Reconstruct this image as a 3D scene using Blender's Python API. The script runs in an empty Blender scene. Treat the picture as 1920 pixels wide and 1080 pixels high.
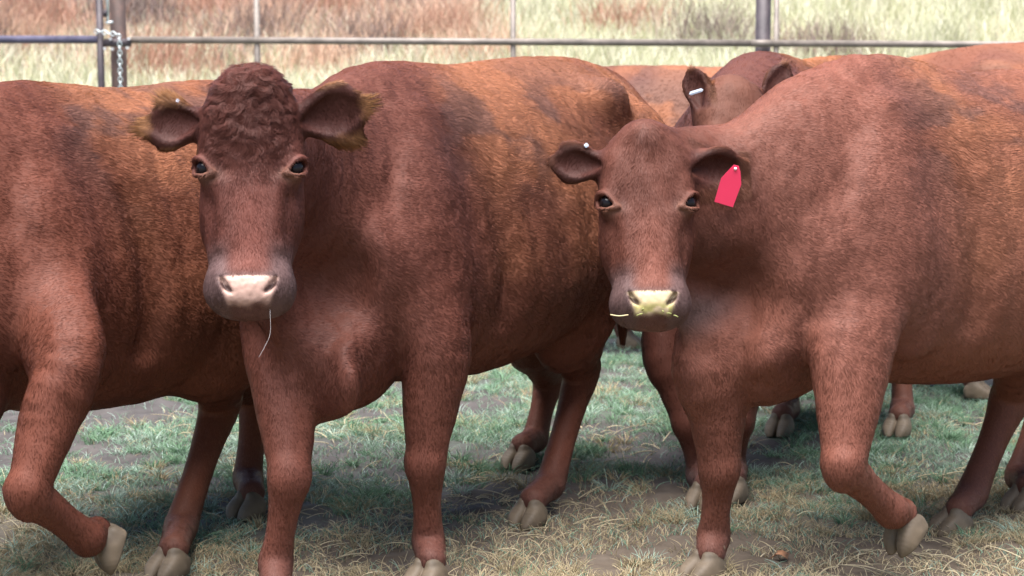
import bpy, math, random
import numpy as np
import openvdb
from mathutils import Vector, Matrix

S = bpy.context.scene
COL = S.collection
rng = np.random.default_rng(7)
random.seed(7)

# ------------------------------------------------------------------ camera, sky, sun, exposure
CAM_H, FPX, PITCH = 1.32, 3800.0, math.atan(450 / 3800.0)
cam = bpy.data.objects.new('camera', bpy.data.cameras.new('camera'))
COL.objects.link(cam)
cam.location = (0, 0, CAM_H)
cam.rotation_euler = (math.pi / 2 - PITCH, 0, 0)
cam.data.sensor_width = 36
cam.data.lens = FPX / 1920 * 36
cam.data.clip_start, cam.data.clip_end = 0.1, 2000
cam.data.dof.use_dof = True
cam.data.dof.focus_distance = 4.95
cam.data.dof.aperture_fstop = 6.3
S.camera = cam

SUN_ELEV, SUN_AZ = 74.0, 196.0          # azimuth: compass from +Y clockwise, where the light comes from
W = bpy.data.worlds.new('World'); S.world = W; W.use_nodes = True
nt = W.node_tree
bg = nt.nodes['Background']
sky = nt.nodes.new('ShaderNodeTexSky')
sky.sky_type = 'NISHITA'; sky.sun_disc = False
sky.sun_elevation = math.radians(SUN_ELEV); sky.sun_rotation = math.radians(SUN_AZ)
sky.air_density = 1.0; sky.dust_density = 1.2; sky.ozone_density = 1.0
nt.links.new(sky.outputs[0], bg.inputs[0]); bg.inputs[1].default_value = 0.06
sl = bpy.data.lights.new('sun', 'SUN'); sl.energy = 4.0; sl.angle = math.radians(60); sl.color = (1, .96, .93)
sun = bpy.data.objects.new('sun', sl); COL.objects.link(sun)
_e, _a = math.radians(SUN_ELEV), math.radians(SUN_AZ)
sdir = Vector((math.sin(_a) * math.cos(_e), math.cos(_a) * math.cos(_e), math.sin(_e)))
sun.rotation_euler = sdir.to_track_quat('Z', 'Y').to_euler()
S.view_settings.view_transform = 'Standard'
S.view_settings.look = 'None'
S.view_settings.exposure = 1.7
S.cycles.use_denoising = True
S.cycles.max_bounces = 6

# ------------------------------------------------------------------ small helpers
def V(*a): return np.array(a, float)
def unit(v): v = np.asarray(v, float); return v / max(np.linalg.norm(v), 1e-9)

def world_at(px, py, Y):
    """the point at ground distance Y that stands where the photograph shows pixel px, py"""
    dx, dy = (px - 960) / FPX, (540 - py) / FPX
    c, s = math.cos(PITCH), math.sin(PITCH)
    d = V(dx, c + dy * s, -s + dy * c)
    return V(0, 0, CAM_H) + d * (Y / d[1])

def ground_at(px, py, z=0.0):
    d = world_at(px, py, 1.0) - V(0, 0, CAM_H)
    return V(0, 0, CAM_H) + d * ((z - CAM_H) / d[2])

def tag(o, label=None, cat=None, group=None, kind=None):
    for k, v in (('label', label), ('category', cat), ('group', group), ('kind', kind)):
        if v: o[k] = v
    return o

_perm = rng.random(65536).astype(np.float32)
def vnoise(p, f=1.0, seed=0):
    """value noise in 0..1"""
    q = np.asarray(p, np.float32) * np.asarray(f, np.float32) + seed * 17.31
    i = np.floor(q).astype(np.int64); t = (q - i); t = t * t * (3 - 2 * t)
    def h(a, b, c): return _perm[((a * 73856093) ^ (b * 19349663) ^ (c * 83492791)) & 65535]
    x, y, z = i[..., 0], i[..., 1], i[..., 2]
    tx, ty, tz = t[..., 0], t[..., 1], t[..., 2]
    r = 0
    for a in (0, 1):
        for b in (0, 1):
            for c in (0, 1):
                r = r + h(x + a, y + b, z + c) * (tx if a else 1 - tx) * (ty if b else 1 - ty) * (tz if c else 1 - tz)
    return r
def fbm(p, f=1.0, seed=0, o=3):
    p = np.asarray(p, np.float32); r = 0; w = 0
    for k in range(o):
        a = .55 ** k
        r = r + a * vnoise(p, np.asarray(f) * 2.03 ** k, seed + k * 3); w += a
    return r / w
def sstep(a, b, x):
    t = np.clip((x - a) / (b - a), 0, 1); return t * t * (3 - 2 * t)

def new_mesh(name, verts, faces, mat=None, parent=None, smooth=True, colors=None, alpha=None):
    me = bpy.data.meshes.new(name)
    if isinstance(faces, np.ndarray):
        n, k = faces.shape
        me.vertices.add(len(verts)); me.vertices.foreach_set('co', np.asarray(verts, np.float32).ravel())
        me.loops.add(n * k); me.loops.foreach_set('vertex_index', faces.astype(np.int32).ravel())
        me.polygons.add(n); me.polygons.foreach_set('loop_start', np.arange(0, n * k, k, dtype=np.int32))
        me.update(calc_edges=True)
    else:
        me.from_pydata([tuple(v) for v in verts], [], faces)
    if smooth: me.polygons.foreach_set('use_smooth', [True] * len(me.polygons))
    if colors is not None:
        a = me.attributes.new('tint', 'FLOAT_COLOR', 'POINT')
        c = np.ones((len(verts), 4), np.float32); c[:, :3] = colors
        if alpha is not None: c[:, 3] = alpha
        a.data.foreach_set('color', c.ravel())
    o = bpy.data.objects.new(name, me); COL.objects.link(o)
    if mat: me.materials.append(mat)
    if parent: o.parent = parent
    return o

def hair_object(name, pts, rad, tint, mat, parent=None, nrm=None):
    """pts (N,K,3), rad (N,K), tint (N,3)"""
    n, k = pts.shape[:2]
    hc = bpy.data.hair_curves.new(name)
    hc.add_curves([k] * n)
    hc.points.foreach_set('position', np.ascontiguousarray(pts, np.float32).ravel())
    a = hc.attributes.get('radius') or hc.attributes.new('radius', 'FLOAT', 'POINT')
    a.data.foreach_set('value', np.ascontiguousarray(rad, np.float32).ravel())
    c = np.ones((n, 4), np.float32); c[:, :3] = tint
    a = hc.attributes.new('tint', 'FLOAT_COLOR', 'CURVE'); a.data.foreach_set('color', c.ravel())
    if nrm is not None:
        a = hc.attributes.new('skin_normal', 'FLOAT_VECTOR', 'CURVE'); a.data.foreach_set('vector', np.ascontiguousarray(nrm, np.float32).ravel())
    o = bpy.data.objects.new(name, hc); COL.objects.link(o)
    hc.materials.append(mat)
    if parent: o.parent = parent
    return o

# ------------------------------------------------------------------ materials
def mat_new(name):
    m = bpy.data.materials.new(name); m.use_nodes = True
    return m, m.node_tree, m.node_tree.nodes['Principled BSDF']
def N(t, typ, **kw):
    n = t.nodes.new(typ)
    for k, v in kw.items(): setattr(n, k, v)
    return n
def mat_plain(name, col, rough=.5, metal=0.0, noise=0.0, nscale=20, spec=.5, bump=0.0):
    m, t, b = mat_new(name)
    b.inputs['Roughness'].default_value = rough; b.inputs['Metallic'].default_value = metal
    b.inputs['Specular IOR Level'].default_value = spec
    tc = N(t, 'ShaderNodeTexCoord'); nz = N(t, 'ShaderNodeTexNoise'); nz.inputs['Scale'].default_value = nscale; nz.inputs['Detail'].default_value = 6
    t.links.new(tc.outputs['Object'], nz.inputs['Vector'])
    mx = N(t, 'ShaderNodeMix', data_type='RGBA')
    mx.inputs[6].default_value = (*[c * (1 - noise) for c in col], 1); mx.inputs[7].default_value = (*[min(1, c * (1 + noise)) for c in col], 1)
    t.links.new(nz.outputs[0], mx.inputs[0]); t.links.new(mx.outputs[2], b.inputs['Base Color'])
    if bump:
        bp = N(t, 'ShaderNodeBump'); bp.inputs['Strength'].default_value = bump; bp.inputs['Distance'].default_value = .01
        t.links.new(nz.outputs[0], bp.inputs['Height']); t.links.new(bp.outputs[0], b.inputs['Normal'])
    return m
def mat_tint(name, rough=.6, spec=.3, sheen=0.0, sheen_tint=(1, 1, 1), nscale=0, bump=0.0, nvar=.12):
    m, t, b = mat_new(name)
    at = N(t, 'ShaderNodeAttribute'); at.attribute_name = 'tint'
    src = at.outputs['Color']
    if nscale:
        tc = N(t, 'ShaderNodeTexCoord'); nz = N(t, 'ShaderNodeTexNoise'); nz.inputs['Scale'].default_value = nscale; nz.inputs['Detail'].default_value = 8
        t.links.new(tc.outputs['Object'], nz.inputs['Vector'])
        mr = N(t, 'ShaderNodeMapRange'); mr.inputs['To Min'].default_value = 1 - nvar; mr.inputs['To Max'].default_value = 1 + nvar
        t.links.new(nz.outputs[0], mr.inputs[0])
        mx = N(t, 'ShaderNodeMix', data_type='RGBA', blend_type='MULTIPLY'); mx.inputs[0].default_value = 1
        t.links.new(src, mx.inputs[6]); t.links.new(mr.outputs[0], mx.inputs[7]); src = mx.outputs[2]
        if bump:
            bp = N(t, 'ShaderNodeBump'); bp.inputs['Strength'].default_value = bump; bp.inputs['Distance'].default_value = .006
            t.links.new(nz.outputs[0], bp.inputs['Height']); t.links.new(bp.outputs[0], b.inputs['Normal'])
    t.links.new(src, b.inputs['Base Color'])
    b.inputs['Roughness'].default_value = rough; b.inputs['Specular IOR Level'].default_value = spec
    b.inputs['Sheen Weight'].default_value = sheen; b.inputs['Sheen Roughness'].default_value = .5
    b.inputs['Sheen Tint'].default_value = (*sheen_tint, 1)
    return m

M_SKIN = mat_tint('coat_skin', rough=.7, spec=.15, sheen=.03, sheen_tint=(.85, .75, .95), nscale=140, bump=.08)
def _wet(m):
    t = m.node_tree; b = t.nodes['Principled BSDF']; at = t.nodes['Attribute']
    mr = N(t, 'ShaderNodeMapRange'); mr.inputs['To Min'].default_value = .62; mr.inputs['To Max'].default_value = .30
    t.links.new(at.outputs['Alpha'], mr.inputs[0]); t.links.new(mr.outputs[0], b.inputs['Roughness'])
_wet(M_SKIN)
M_FUR = mat_tint('coat_fur', rough=.55, spec=.20)
def _lie(m):                      # hairs lie on the hide, so they catch the light as the hide does
    t = m.node_tree; b = t.nodes['Principled BSDF']
    at = N(t, 'ShaderNodeAttribute'); at.attribute_name = 'skin_normal'
    vt = N(t, 'ShaderNodeVectorTransform', vector_type='NORMAL', convert_from='OBJECT', convert_to='WORLD')
    t.links.new(at.outputs['Vector'], vt.inputs[0]); t.links.new(vt.outputs[0], b.inputs['Normal'])
_lie(M_FUR)
M_HOOF = mat_plain('horn', (.125, .092, .060), rough=.65, noise=.75, nscale=14, bump=.3)
M_EYE = mat_plain('eye', (.008, .006, .007), rough=.16, spec=.22)
M_TAG = mat_plain('red_plastic', (.62, .028, .085), rough=.35, noise=.08)
M_CLIP = mat_plain('bright_metal', (.8, .82, .85), rough=.3, metal=.6, noise=.05)
M_GRASS = mat_tint('grass_blade', rough=.6, spec=.25)
M_STRAW = mat_plain('straw', (.55, .46, .25), rough=.6, noise=.2)

# ------------------------------------------------------------------ signed-distance sculpting
class Field:
    def __init__(self, lo, hi, h):
        self.lo = np.asarray(lo, float); self.h = h
        self.n = np.ceil((np.asarray(hi) - self.lo) / h).astype(int) + 1
        self.a = np.full(self.n, .3, np.float32)
    def window(self, lo, hi):
        i0 = np.clip(np.floor((lo - self.lo) / self.h).astype(int), 0, self.n)
        i1 = np.clip(np.ceil((hi - self.lo) / self.h).astype(int) + 1, 0, self.n)
        if np.any(i1 <= i0): return None
        sl = tuple(slice(a, b) for a, b in zip(i0, i1))
        ax = [(self.lo[k] + self.h * np.arange(i0[k], i1[k])).astype(np.float32) for k in range(3)]
        return sl, ax[0][:, None, None], ax[1][None, :, None], ax[2][None, None, :]
    def mesh(self):
        g = openvdb.FloatGrid(.3); g.copyFromArray(self.a)
        pts, quads = g.convertToQuads(0.0)
        return np.asarray(pts, np.float64) * self.h + self.lo, np.asarray(quads)[:, ::-1].astype(np.int64)

def catmull(P, n):
    P = np.asarray(P, float)
    Q = np.vstack([2 * P[0] - P[1], P, 2 * P[-1] - P[-2]])
    out = []
    for i in range(1, len(Q) - 2):
        for t in np.linspace(0, 1, n, endpoint=False):
            a, b, c, d = Q[i - 1:i + 3]
            out.append(.5 * (2 * b + (c - a) * t + (2 * a - 5 * b + 4 * c - d) * t * t + (3 * b - a - 3 * c + d) * t ** 3))
    out.append(P[-1]); return np.array(out)

class Sculpt:
    """a list of shapes that can be evaluated into any grid"""
    def __init__(self): self.ops = []
    def tube(self, pts, ra, rb, k=.03, up=(0, 0, 1), n=4, p=2.0, egg=0.0, mode='add'):
        D = catmull(np.column_stack([np.asarray(pts, float), ra, rb]), n)
        self.ops.append(('tube', D, k, unit(up), p, egg, mode))
    def ball(self, c, r, k=.03, axes=None, mode='add'):
        r = np.full(3, r, float) if np.isscalar(r) else np.asarray(r, float)
        A = np.eye(3) if axes is None else np.array([unit(a) for a in axes])
        self.ops.append(('ball', np.asarray(c, float), r, k, A, mode))
    def bounds(self):
        lo, hi = np.full(3, 9.), np.full(3, -9.)
        for o in self.ops:
            if o[0] == 'tube':
                R = np.maximum(o[1][:, 3], o[1][:, 4]).max()
                lo = np.minimum(lo, o[1][:, :3].min(0) - R); hi = np.maximum(hi, o[1][:, :3].max(0) + R)
            elif o[-1] == 'add':
                lo = np.minimum(lo, o[1] - o[2].max()); hi = np.maximum(hi, o[1] + o[2].max())
        return lo - .04, hi + .04
    def into(self, F):
        for o in self.ops:
            if o[0] == 'tube': self._tube(F, *o[1:])
            else: self._ball(F, *o[1:])
        return F
    @staticmethod
    def _blend(F, sl, d, k, mode):
        a = F.a[sl]
        if mode == 'add':
            h = np.clip(.5 + .5 * (a - d) / k, 0, 1); F.a[sl] = a * (1 - h) + d * h - k * h * (1 - h)
        else:
            h = np.clip(.5 - .5 * (a + d) / k, 0, 1); F.a[sl] = a * (1 - h) - d * h + k * h * (1 - h)
    def _ball(self, F, c, r, k, A, mode):
        R = r.max() + 2 * k + 2 * F.h
        w = F.window(c - R, c + R)
        if w is None: return
        sl, x, y, z = w
        x, y, z = x - c[0], y - c[1], z - c[2]
        q = 0; l2 = x * x + y * y + z * z
        for a, rr in zip(A, r):
            q = q + ((x * np.float32(a[0]) + y * np.float32(a[1]) + z * np.float32(a[2])) / np.float32(rr)) ** 2
        q = np.sqrt(np.maximum(q, 1e-6)); l = np.sqrt(l2)
        self._blend(F, sl, (l - l / q).astype(np.float32), k, mode)
    def _tube(self, F, D, k, up, p, egg, mode):
        R = np.maximum(D[:, 3], D[:, 4]).max() + 2 * k + 2 * F.h
        w = F.window(D[:, :3].min(0) - R, D[:, :3].max(0) + R)
        if w is None: return
        slW, X, Y, Z = w
        T = np.full(F.a[slW].shape, .3, np.float32)
        off = [s.start for s in slW]
        for i in range(len(D) - 1):
            a, b = D[i, :3], D[i + 1, :3]
            L = np.linalg.norm(b - a)
            if L < 1e-6: continue
            t = (b - a) / L
            Wv = unit(up - t * up.dot(t)); U = np.cross(Wv, t)
            r = max(D[i:i + 2, 3].max(), D[i:i + 2, 4].max()) + 2 * k + 2 * F.h
            w = F.window(np.minimum(a, b) - r, np.maximum(a, b) + r)
            if w is None: continue
            sl, x, y, z = w
            x, y, z = x - np.float32(a[0]), y - np.float32(a[1]), z - np.float32(a[2])
            dot = lambda v: x * np.float32(v[0]) + y * np.float32(v[1]) + z * np.float32(v[2])
            s = dot(t); c = np.clip(s / L, 0, 1); ax = s - c * L
            u, v = dot(U), dot(Wv)
            ra = D[i, 3] + c * (D[i + 1, 3] - D[i, 3]); rb = D[i, 4] + c * (D[i + 1, 4] - D[i, 4])
            l = np.sqrt(u * u + v * v + ax * ax)
            if egg: u = u / (1 - egg * np.clip(v / rb, -1, 1))
            q = (np.abs(u / ra) ** p + np.abs(v / rb) ** p) ** (1 / p)
            rc = np.minimum(ra, rb)
            q = np.sqrt(np.maximum(q * q + (ax / rc) ** 2, 1e-6))
            d = l - l / q
            ss = tuple(slice(m.start - o, m.stop - o) for m, o in zip(sl, off))
            T[ss] = np.minimum(T[ss], d.astype(np.float32))
        self._blend(F, slW, T, k, mode)

# ------------------------------------------------------------------ hoof (one mesh shared by every foot)
def hoof_mesh():
    sc = Sculpt()
    for s in (-1, 1):
        sc.tube([(-.045, s * .028, .030), (-.005, s * .030, .034), (.040, s * .031, .022), (.072, s * .025, .006)],
                [.029, .033, .030, .016], [.042, .050, .036, .014], k=.004, up=(0, 0, 1), p=2.9)
        sc.tube([(-.010, s * .030, .03), (-.020, s * .024, .080)], [.033, .027], [.050, .042], k=.008, up=(1, 0, 0))
        sc.ball((-.062, s * .030, .105), (.012, .010, .016), k=.004)
    F = sc.into(Field((-.13, -.1, -.04), (.12, .1, .17), .0045))
    z = (F.lo[2] + F.h * np.arange(F.n[2]))[None, None, :]
    F.a = np.maximum(F.a, (.002 - z).astype(np.float32))
    return F.mesh()
HV, HQ = hoof_mesh()

def add_hoof(parent, pos, fwd, down, scale=1.0):
    o = new_mesh('hoof', HV, HQ, M_HOOF, parent) if 'hoof' not in bpy.data.meshes else None
    if o is None:
        o = bpy.data.objects.new('hoof', bpy.data.meshes['hoof']); COL.objects.link(o); o.parent = parent
    z = -unit(down); x = unit(np.asarray(fwd, float) - z * np.dot(fwd, z)); y = np.cross(z, x)
    m = Matrix(np.column_stack([x, y, z]).tolist()).to_4x4()
    o.matrix_local = Matrix.Translation(pos.tolist()) @ m @ Matrix.Scale(scale, 4)
    return o

# ------------------------------------------------------------------ the cow
def build_cow(name, spec):
    F2 = unit(V(*spec['fwd'], 0)); L2 = V(-F2[1], F2[0], 0)
    org = V(*spec['withers'], 0) - F2 * .45
    R = np.column_stack([F2, L2, V(0, 0, 1)])
    toL = lambda p: R.T @ (np.asarray(p, float) - org)
    dirL = lambda d: R.T @ np.asarray(d, float)
    g = spec.get('girth', 1.0); dz = spec.get('dz', 0.0); bend = spec.get('bend', 0.0)
    sc = Sculpt(); cr = spec.get('crest', 0)
    # trunk
    st = np.array([(-.95, 1.06, .10, .12), (-.86, 1.02, .19, .22), (-.70, .965, .265, .30), (-.48, .935, .315, .355), (-.22, .890, .350, .392),
                   (.05, .870, .360, .405), (.28, .885, .318, .405), (.48, .915, .255, .385), (.66, .89, .195, .32), (.78, .85, .135, .24), (.85, .82, .09, .16)])
    st[:, 2] *= g; st[:, 1] += dz - spec.get('sag', 0) * np.clip(.4 - st[:, 0], 0, 2)
    yb = bend * np.clip(-st[:, 0] + .3, 0, 2) ** 2
    sc.tube(np.column_stack([st[:, 0], yb, st[:, 1]]), st[:, 2], st[:, 3], k=.03, p=2.2, egg=.24, n=5)
    yb0 = bend * 1.2 ** 2; ybh = bend * 1.0 ** 2
    # spine ridge, hooks, pins, thighs, shoulders
    sc.tube([(-.9, yb0, 1.18 + dz - 1.3 * spec.get('sag', 0)), (-.5, bend * .64, 1.245 + dz - .9 * spec.get('sag', 0)), (0, bend * .09, 1.24 + dz - .4 * spec.get('sag', 0)), (.40, 0, 1.262 + dz), (.54, 0, 1.22 + dz - cr)],
            [.035, .04, .045, .05, .05], [.05] * 5, k=.07)
    for s in (-1, 1):
        sc.ball((-.50, ybh + s * .20, 1.185 + dz - .9 * spec.get('sag', 0)), (.08, .05, .05), k=.11)
        sc.ball((-.90, yb0 + s * .11, 1.10 + dz), .055, k=.07)
        sc.ball((-.72, yb0 + s * .185, .90 + dz), (.20, .115, .28), k=.08)
        sc.tube([(.40, s * .12, 1.17 + dz), (.48, s * .205 * g, .99 + dz), (.47, s * .238 * g, .80 + dz), (.41, s * .220 * g, .64 + dz)],
                [.06, .075, .088, .07], [.11, .145, .145, .11], k=.022, up=(1, 0, 0), n=5)
        sc.tube([(.30, s * .32, 1.06 + dz), (.275, s * .352, .86 + dz), (.285, s * .335, .66 + dz)], [.03, .036, .03], [.03, .036, .03], k=.06, mode='sub')
        sc.ball((.63, s * .175, .80 + dz), (.10, .07, .15), k=.08)
        sc.ball((-.56, ybh + s * .17, .66 + dz), (.10, .07, .12), k=.09)
    sc.ball((.66, spec.get('chest_y', 0), .615 + dz), (.16, .14, .15), k=.08)                     # brisket
    if spec.get('brisket') is not None:
        b = toL(spec['brisket']); sc.tube([(.74, 0, .70), (b + V(.62, 0, .75)) / 2 + V(0.05, 0, -.05), b + V(0, 0, .05)], [.12, .075, .028], [.15, .13, .06], k=.09)
    if spec.get('hollow'): sc.ball(spec['hollow'], (.088, .088, .088), k=.10, mode='sub')
    if spec.get('udder', True): sc.ball((-.55, ybh, .56 + dz), (.15, .11, .10), k=.08)
    # tail
    tl = spec.get('tail', [(-.93, yb0, 1.15 + dz - 1.3 * spec.get('sag', 0)), (-.985, yb0, 1.06 + dz), (-1.0, yb0, .8), (-1.0, yb0, .55), (-1.0, yb0, .38)])
    sc.tube(tl, [.04, .032, .024, .03, .012], [.04, .032, .024, .03, .012], k=.02, up=(1, 0, 0))
    # head frame
    hd = spec['head']; 
    P0, A, Nn, L = toL(hd['poll']), unit(dirL(hd['axis'])), dirL(hd['normal']), hd['len']
    Nn = unit(Nn - A * A.dot(Nn)); U = np.cross(Nn, A)      # U: cow's left
    if spec.get('flipU'): U = -U
    H = lambda a, u, n: P0 + (A * a + U * u + Nn * n) * L
    # neck
    hb = H(.30, 0, -.24)
    cr = spec.get('crest', 0); nb = V(.50, 0, 1.00 + dz - cr); mid = (nb * .45 + hb * .55) + V(0, 0, spec.get('neck_lift', .02))
    sc.tube([(.25, 0, .97 + dz), nb, mid, hb], [.20, .150, .108, .092], [.32, .265, .190, .162], k=.05, n=6)
    th = H(.62, 0, -.38)
    sc.tube([th, th * .5 + V(.74, 0, .62 + dz) * .5 + V(0, 0, -.03), V(.77, 0, .62 + dz)], [.018, .022, .05], [.05, .06, .10], k=.06)   # dewlap
    # legs
    hoofs = []
    def leg(pts, ra, rb, up, k, foot, fdir, raised=None):
        sc.tube(pts, ra, rb, k=k, up=up, n=5)
        hoofs.append((foot, fdir, raised))
    for nm in ('LF', 'RF', 'LH', 'RH'):
        j = spec['legs'][nm]; s = 1 if nm[0] == 'L' else -1
        J = [toL(q) for q in j['j']]
        fd = dirL(j.get('dir', F2))
        lt = spec.get('leg', 1.0)
        if nm[1] == 'F':
            el, kn, fe, gr = J
            dn = V(0, 0, -1) if 'down' not in j else unit(dirL(j['down']))
            ht = gr - dn * .066 - unit(fd) * .026
            ra = np.array([.10, .080, .067, .051, .0505, .040, .034, .034, .040, .036, .037]) * lt
            rb = np.array([.13, .105, .080, .058, .054, .045, .0385, .039, .045, .040, .038]) * lt
            sh = V(.52, s * .17, .86 + dz)
            m1 = el * .5 + kn * .5
            c = lambda t: kn * (1 - t) + fe * t
            pts = [sh, el, m1, el * .14 + kn * .86, kn, c(.25), c(.5), c(.78), fe, fe * .5 + ht * .5, ht]
            sc.tube(pts, ra, rb, k=.045, up=fd, n=4)
            b = kn + unit(fd) * .018; sc.ball(b, (.020, .030, .040), k=.03)
        else:
            stf, hk, fe, gr = J
            dn = V(0, 0, -1) if 'down' not in j else unit(dirL(j['down']))
            ht = gr - dn * .066 - unit(fd) * .026
            hp = V(-.62, ybh + s * .16, .93 + dz)
            c = lambda t: hk * (1 - t) + fe * t
            pts = [hp, stf, stf * .5 + hk * .5, stf * .12 + hk * .88, hk, c(.22), c(.5), c(.78), fe, fe * .5 + ht * .5, ht]
            ra = np.array([.13, .105, .073, .048, .050, .043, .037, .038, .042, .038, .038]) * lt
            rb = np.array([.20, .150, .100, .066, .066, .050, .042, .042, .046, .040, .039]) * lt
            sc.tube(pts, ra, rb, k=.05, up=fd, n=4)
            sc.ball(hk - unit(fd) * .035 + V(0, 0, .03), (.035, .032, .05), k=.03)
        hoofs.append((gr, fd, dn))
    body_ops = len(sc.ops)
    # ---- head
    fat = hd.get('wide', 1.0)
    def htube(stn, k, p=2.3, **kw):
        q = [H(a, 0, nc) for a, w, d, nc in stn]
        sc.tube(q, [w * L * fat for a, w, d, nc in stn], [d * L for a, w, d, nc in stn], k=k, up=Nn, p=p, n=4, **kw)
    htube([(.06, .125, .10, -.15), (.14, .180, .15, -.17), (.26, .203, .175, -.185), (.40, .213, .185, -.205), (.54, .210, .185, -.215), (.66, .186, .155, -.185),
           (.78, .168, .125, -.150), (.87, .160, .112, -.138), (.91, .150, .10, -.130)], k=.02, p=2.5)
    htube([(.10, .120, .08, -.085), (.24, .128, .08, -.078), (.40, .118, .08, -.082), (.56, .102, .09, -.088), (.72, .100, .09, -.092), (.86, .108, .09, -.098)], k=.035, p=2.6)
    for s in (-1, 1):
        sc.ball(H(.20, s * .145 * fat, -.13), np.array([.11, .055, .09]) * L, k=.05, axes=[A, U, Nn])     # temple
        sc.ball(H(.335, s * .165 * fat, -.085), np.array([.07, .045, .055]) * L, k=.035, axes=[A, U, Nn])    # brow
        sc.ball(H(.57, s * .125 * fat, -.25), np.array([.14, .055, .13]) * L, k=.05, axes=[A, U, Nn])       # cheek
        sc.ball(H(.44, s * .145 * fat, -.075), np.array([.035, .03, .028]) * L, k=.03, axes=[A, U, Nn])        # below the eye
        sc.tube([H(.47, s * .12, -.03), H(.60, s * .105, -.035), H(.72, s * .10, -.05)], [.012 * L] * 3, [.012 * L] * 3, k=.04)
    dome = hd.get('dome', 0.0)
    sc.ball(H(.055 - dome * .3, 0, -.13), np.array([.085 + dome, .095 + dome, .095]) * L, k=.07, axes=[A, U, Nn])   # poll
    # muzzle
    sc.ball(H(.882, 0, -.10), np.array([.075, .138, .094]) * L, k=.06, axes=[A, U, Nn])
    for s in (-1, 1):
        sc.ball(H(.893, s * .105, -.085), np.array([.060, .045, .07]) * L, k=.045, axes=[A, U, Nn])       # nostril wings
        sc.ball(H(.910, s * .09, -.145), np.array([.046, .06, .08]) * L, k=.04, axes=[A, U, Nn])            # lip
    sc.tube([H(.885, -.085, -.02), H(.885, 0, -.008), H(.885, .085, -.02)], [.022 * L] * 3, [.022 * L] * 3, k=.02, up=Nn)
    sc.ball(H(.912, 0, -.03), np.array([.055, .105, .045]) * L, k=.02, axes=[A, U, Nn])                     # pad
    sc.ball(H(.893, 0, -.225), np.array([.042, .09, .060]) * L, k=.03, axes=[A, U, Nn])                   # chin
    for s in (-1, 1):
        sc.tube([H(.872, s * .108, -.002), H(.905, s * .092, .018), H(.93, s * .066, .02)], np.array([.008, .015, .006]) * L, np.array([.02, .03, .02]) * L, k=.007, up=Nn, mode='sub')
    sc.tube([H(.955, -.16, -.20), H(.962, -.08, -.15), H(.970, 0, -.125), H(.962, .08, -.15), H(.955, .16, -.20)], [.007] * 5, [.007] * 5, k=.01, mode='sub')
    # eyes: socket, lids
    eyes = []
    for s in (-1, 1):
        e = H(.388, s * .176 * fat, -.068); out = unit(U * s * .72 + Nn * .68)
        along = unit(A * .25 + np.cross(out, A) * 0 + (Nn * .72 - U * s * .68) * 1.0)
        sc.ball(e, .022, k=.026, axes=None, mode='add')
        sc.ball(e + out * .022, np.array([.020, .029, .023]), k=.006, axes=[unit(np.cross(along, out)), along, out], mode='sub')
        upv = unit(-A + out * A.dot(out))
        sc.tube([e - along * .030 + out * .014 - upv * .004, e - along * .014 + out * .026 + upv * .018, e + along * .012 + out * .027 + upv * .018, e + along * .034 + out * .012 - upv * .006],
                [.003, .0045, .0045, .003], [.003, .0045, .0045, .003], k=.010)
        sc.tube([e - along * .028 + out * .014 - upv * .004, e - along * .010 + out * .026 - upv * .018, e + along * .012 + out * .026 - upv * .018, e + along * .038 + out * .010 - upv * .010],
                [.003, .0038, .0038, .003], [.003, .0038, .0038, .003], k=.010)
        eyes.append((e + out * .006, out))
    # ears
    ears = []
    for s in (-1, 1):
        E = hd['ear_l'] if s > 0 else hd['ear_r']
        base = H(.165, s * .165 * fat, -.145)
        dr = unit(dirL(E['dir'])); face = dirL(E['face']); face = unit(face - dr * dr.dot(face)); el = E['len']; ew = E['w']
        q = lambda t, b=0: base + dr * (el * t) + face * b
        upE = np.cross(dr, face)
        sc.tube([q(-.12, -.01), q(.12), q(.34, .004), q(.58), q(.80, -.004), q(1.0, .0)], np.array([.030, .030, .38 * ew, .5 * ew, .47 * ew, .15 * ew]),
                [.030, .030, .026, .020, .013, .007], k=.022, up=face, n=5)
        sc.tube([q(.22, .034), q(.42, .030), q(.62, .024), q(.90, .014)], np.array([.010, .28 * ew, .40 * ew, .26 * ew]), [.020, .030, .028, .014], k=.010, up=face, n=5, mode='sub')
        ears.append((base, dr, face, el, ew, np.cross(face, dr)))
    # ---- mesh at two densities: body coarse, head fine
    lo, hi = sc.bounds(); lo[2] = -.02
    hc = H(.50, 0, -.12); hr = hd.get('radius', .37)
    Fb = sc.into(Field(lo, hi, spec.get('h', .011)))
    bv, bq = Fb.mesh(); del Fb
    Fh = sc.into(Field(hc - hr - .02, hc + hr + .02, spec.get('hh', .0045)))
    hv, hq = Fh.mesh(); del Fh
    inside = lambda v, q, r: (np.linalg.norm(v[q].mean(1) - hc, axis=1) < r)
    bq = bq[~inside(bv, bq, hr - .008)]; hq = hq[inside(hv, hq, hr)]
    verts = np.vstack([bv, hv]); quads = np.vstack([bq, hq + len(bv)])
    used = np.zeros(len(verts), bool); used[quads.ravel()] = True
    idx = np.cumsum(used) - 1; verts = verts[used]; quads = idx[quads]
    # normals
    def normals(v):
        a, b, c, d = (v[quads[:, i]] for i in range(4))
        fn = np.cross(c - a, d - b); vn = np.zeros_like(v)
        for i in range(4): np.add.at(vn, quads[:, i], fn)
        return vn / np.maximum(np.linalg.norm(vn, axis=1, keepdims=True), 1e-9), np.linalg.norm(fn, axis=1) * .5
    vn, fa = normals(verts)
    if np.einsum('ij,ij->i', vn, verts - V(0, 0, .9)).mean() < 0:
        quads = quads[:, ::-1]; vn = -vn
    # coordinates in the head frame
    hcoord = (verts - P0) @ np.column_stack([A, U, Nn]) / L
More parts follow.
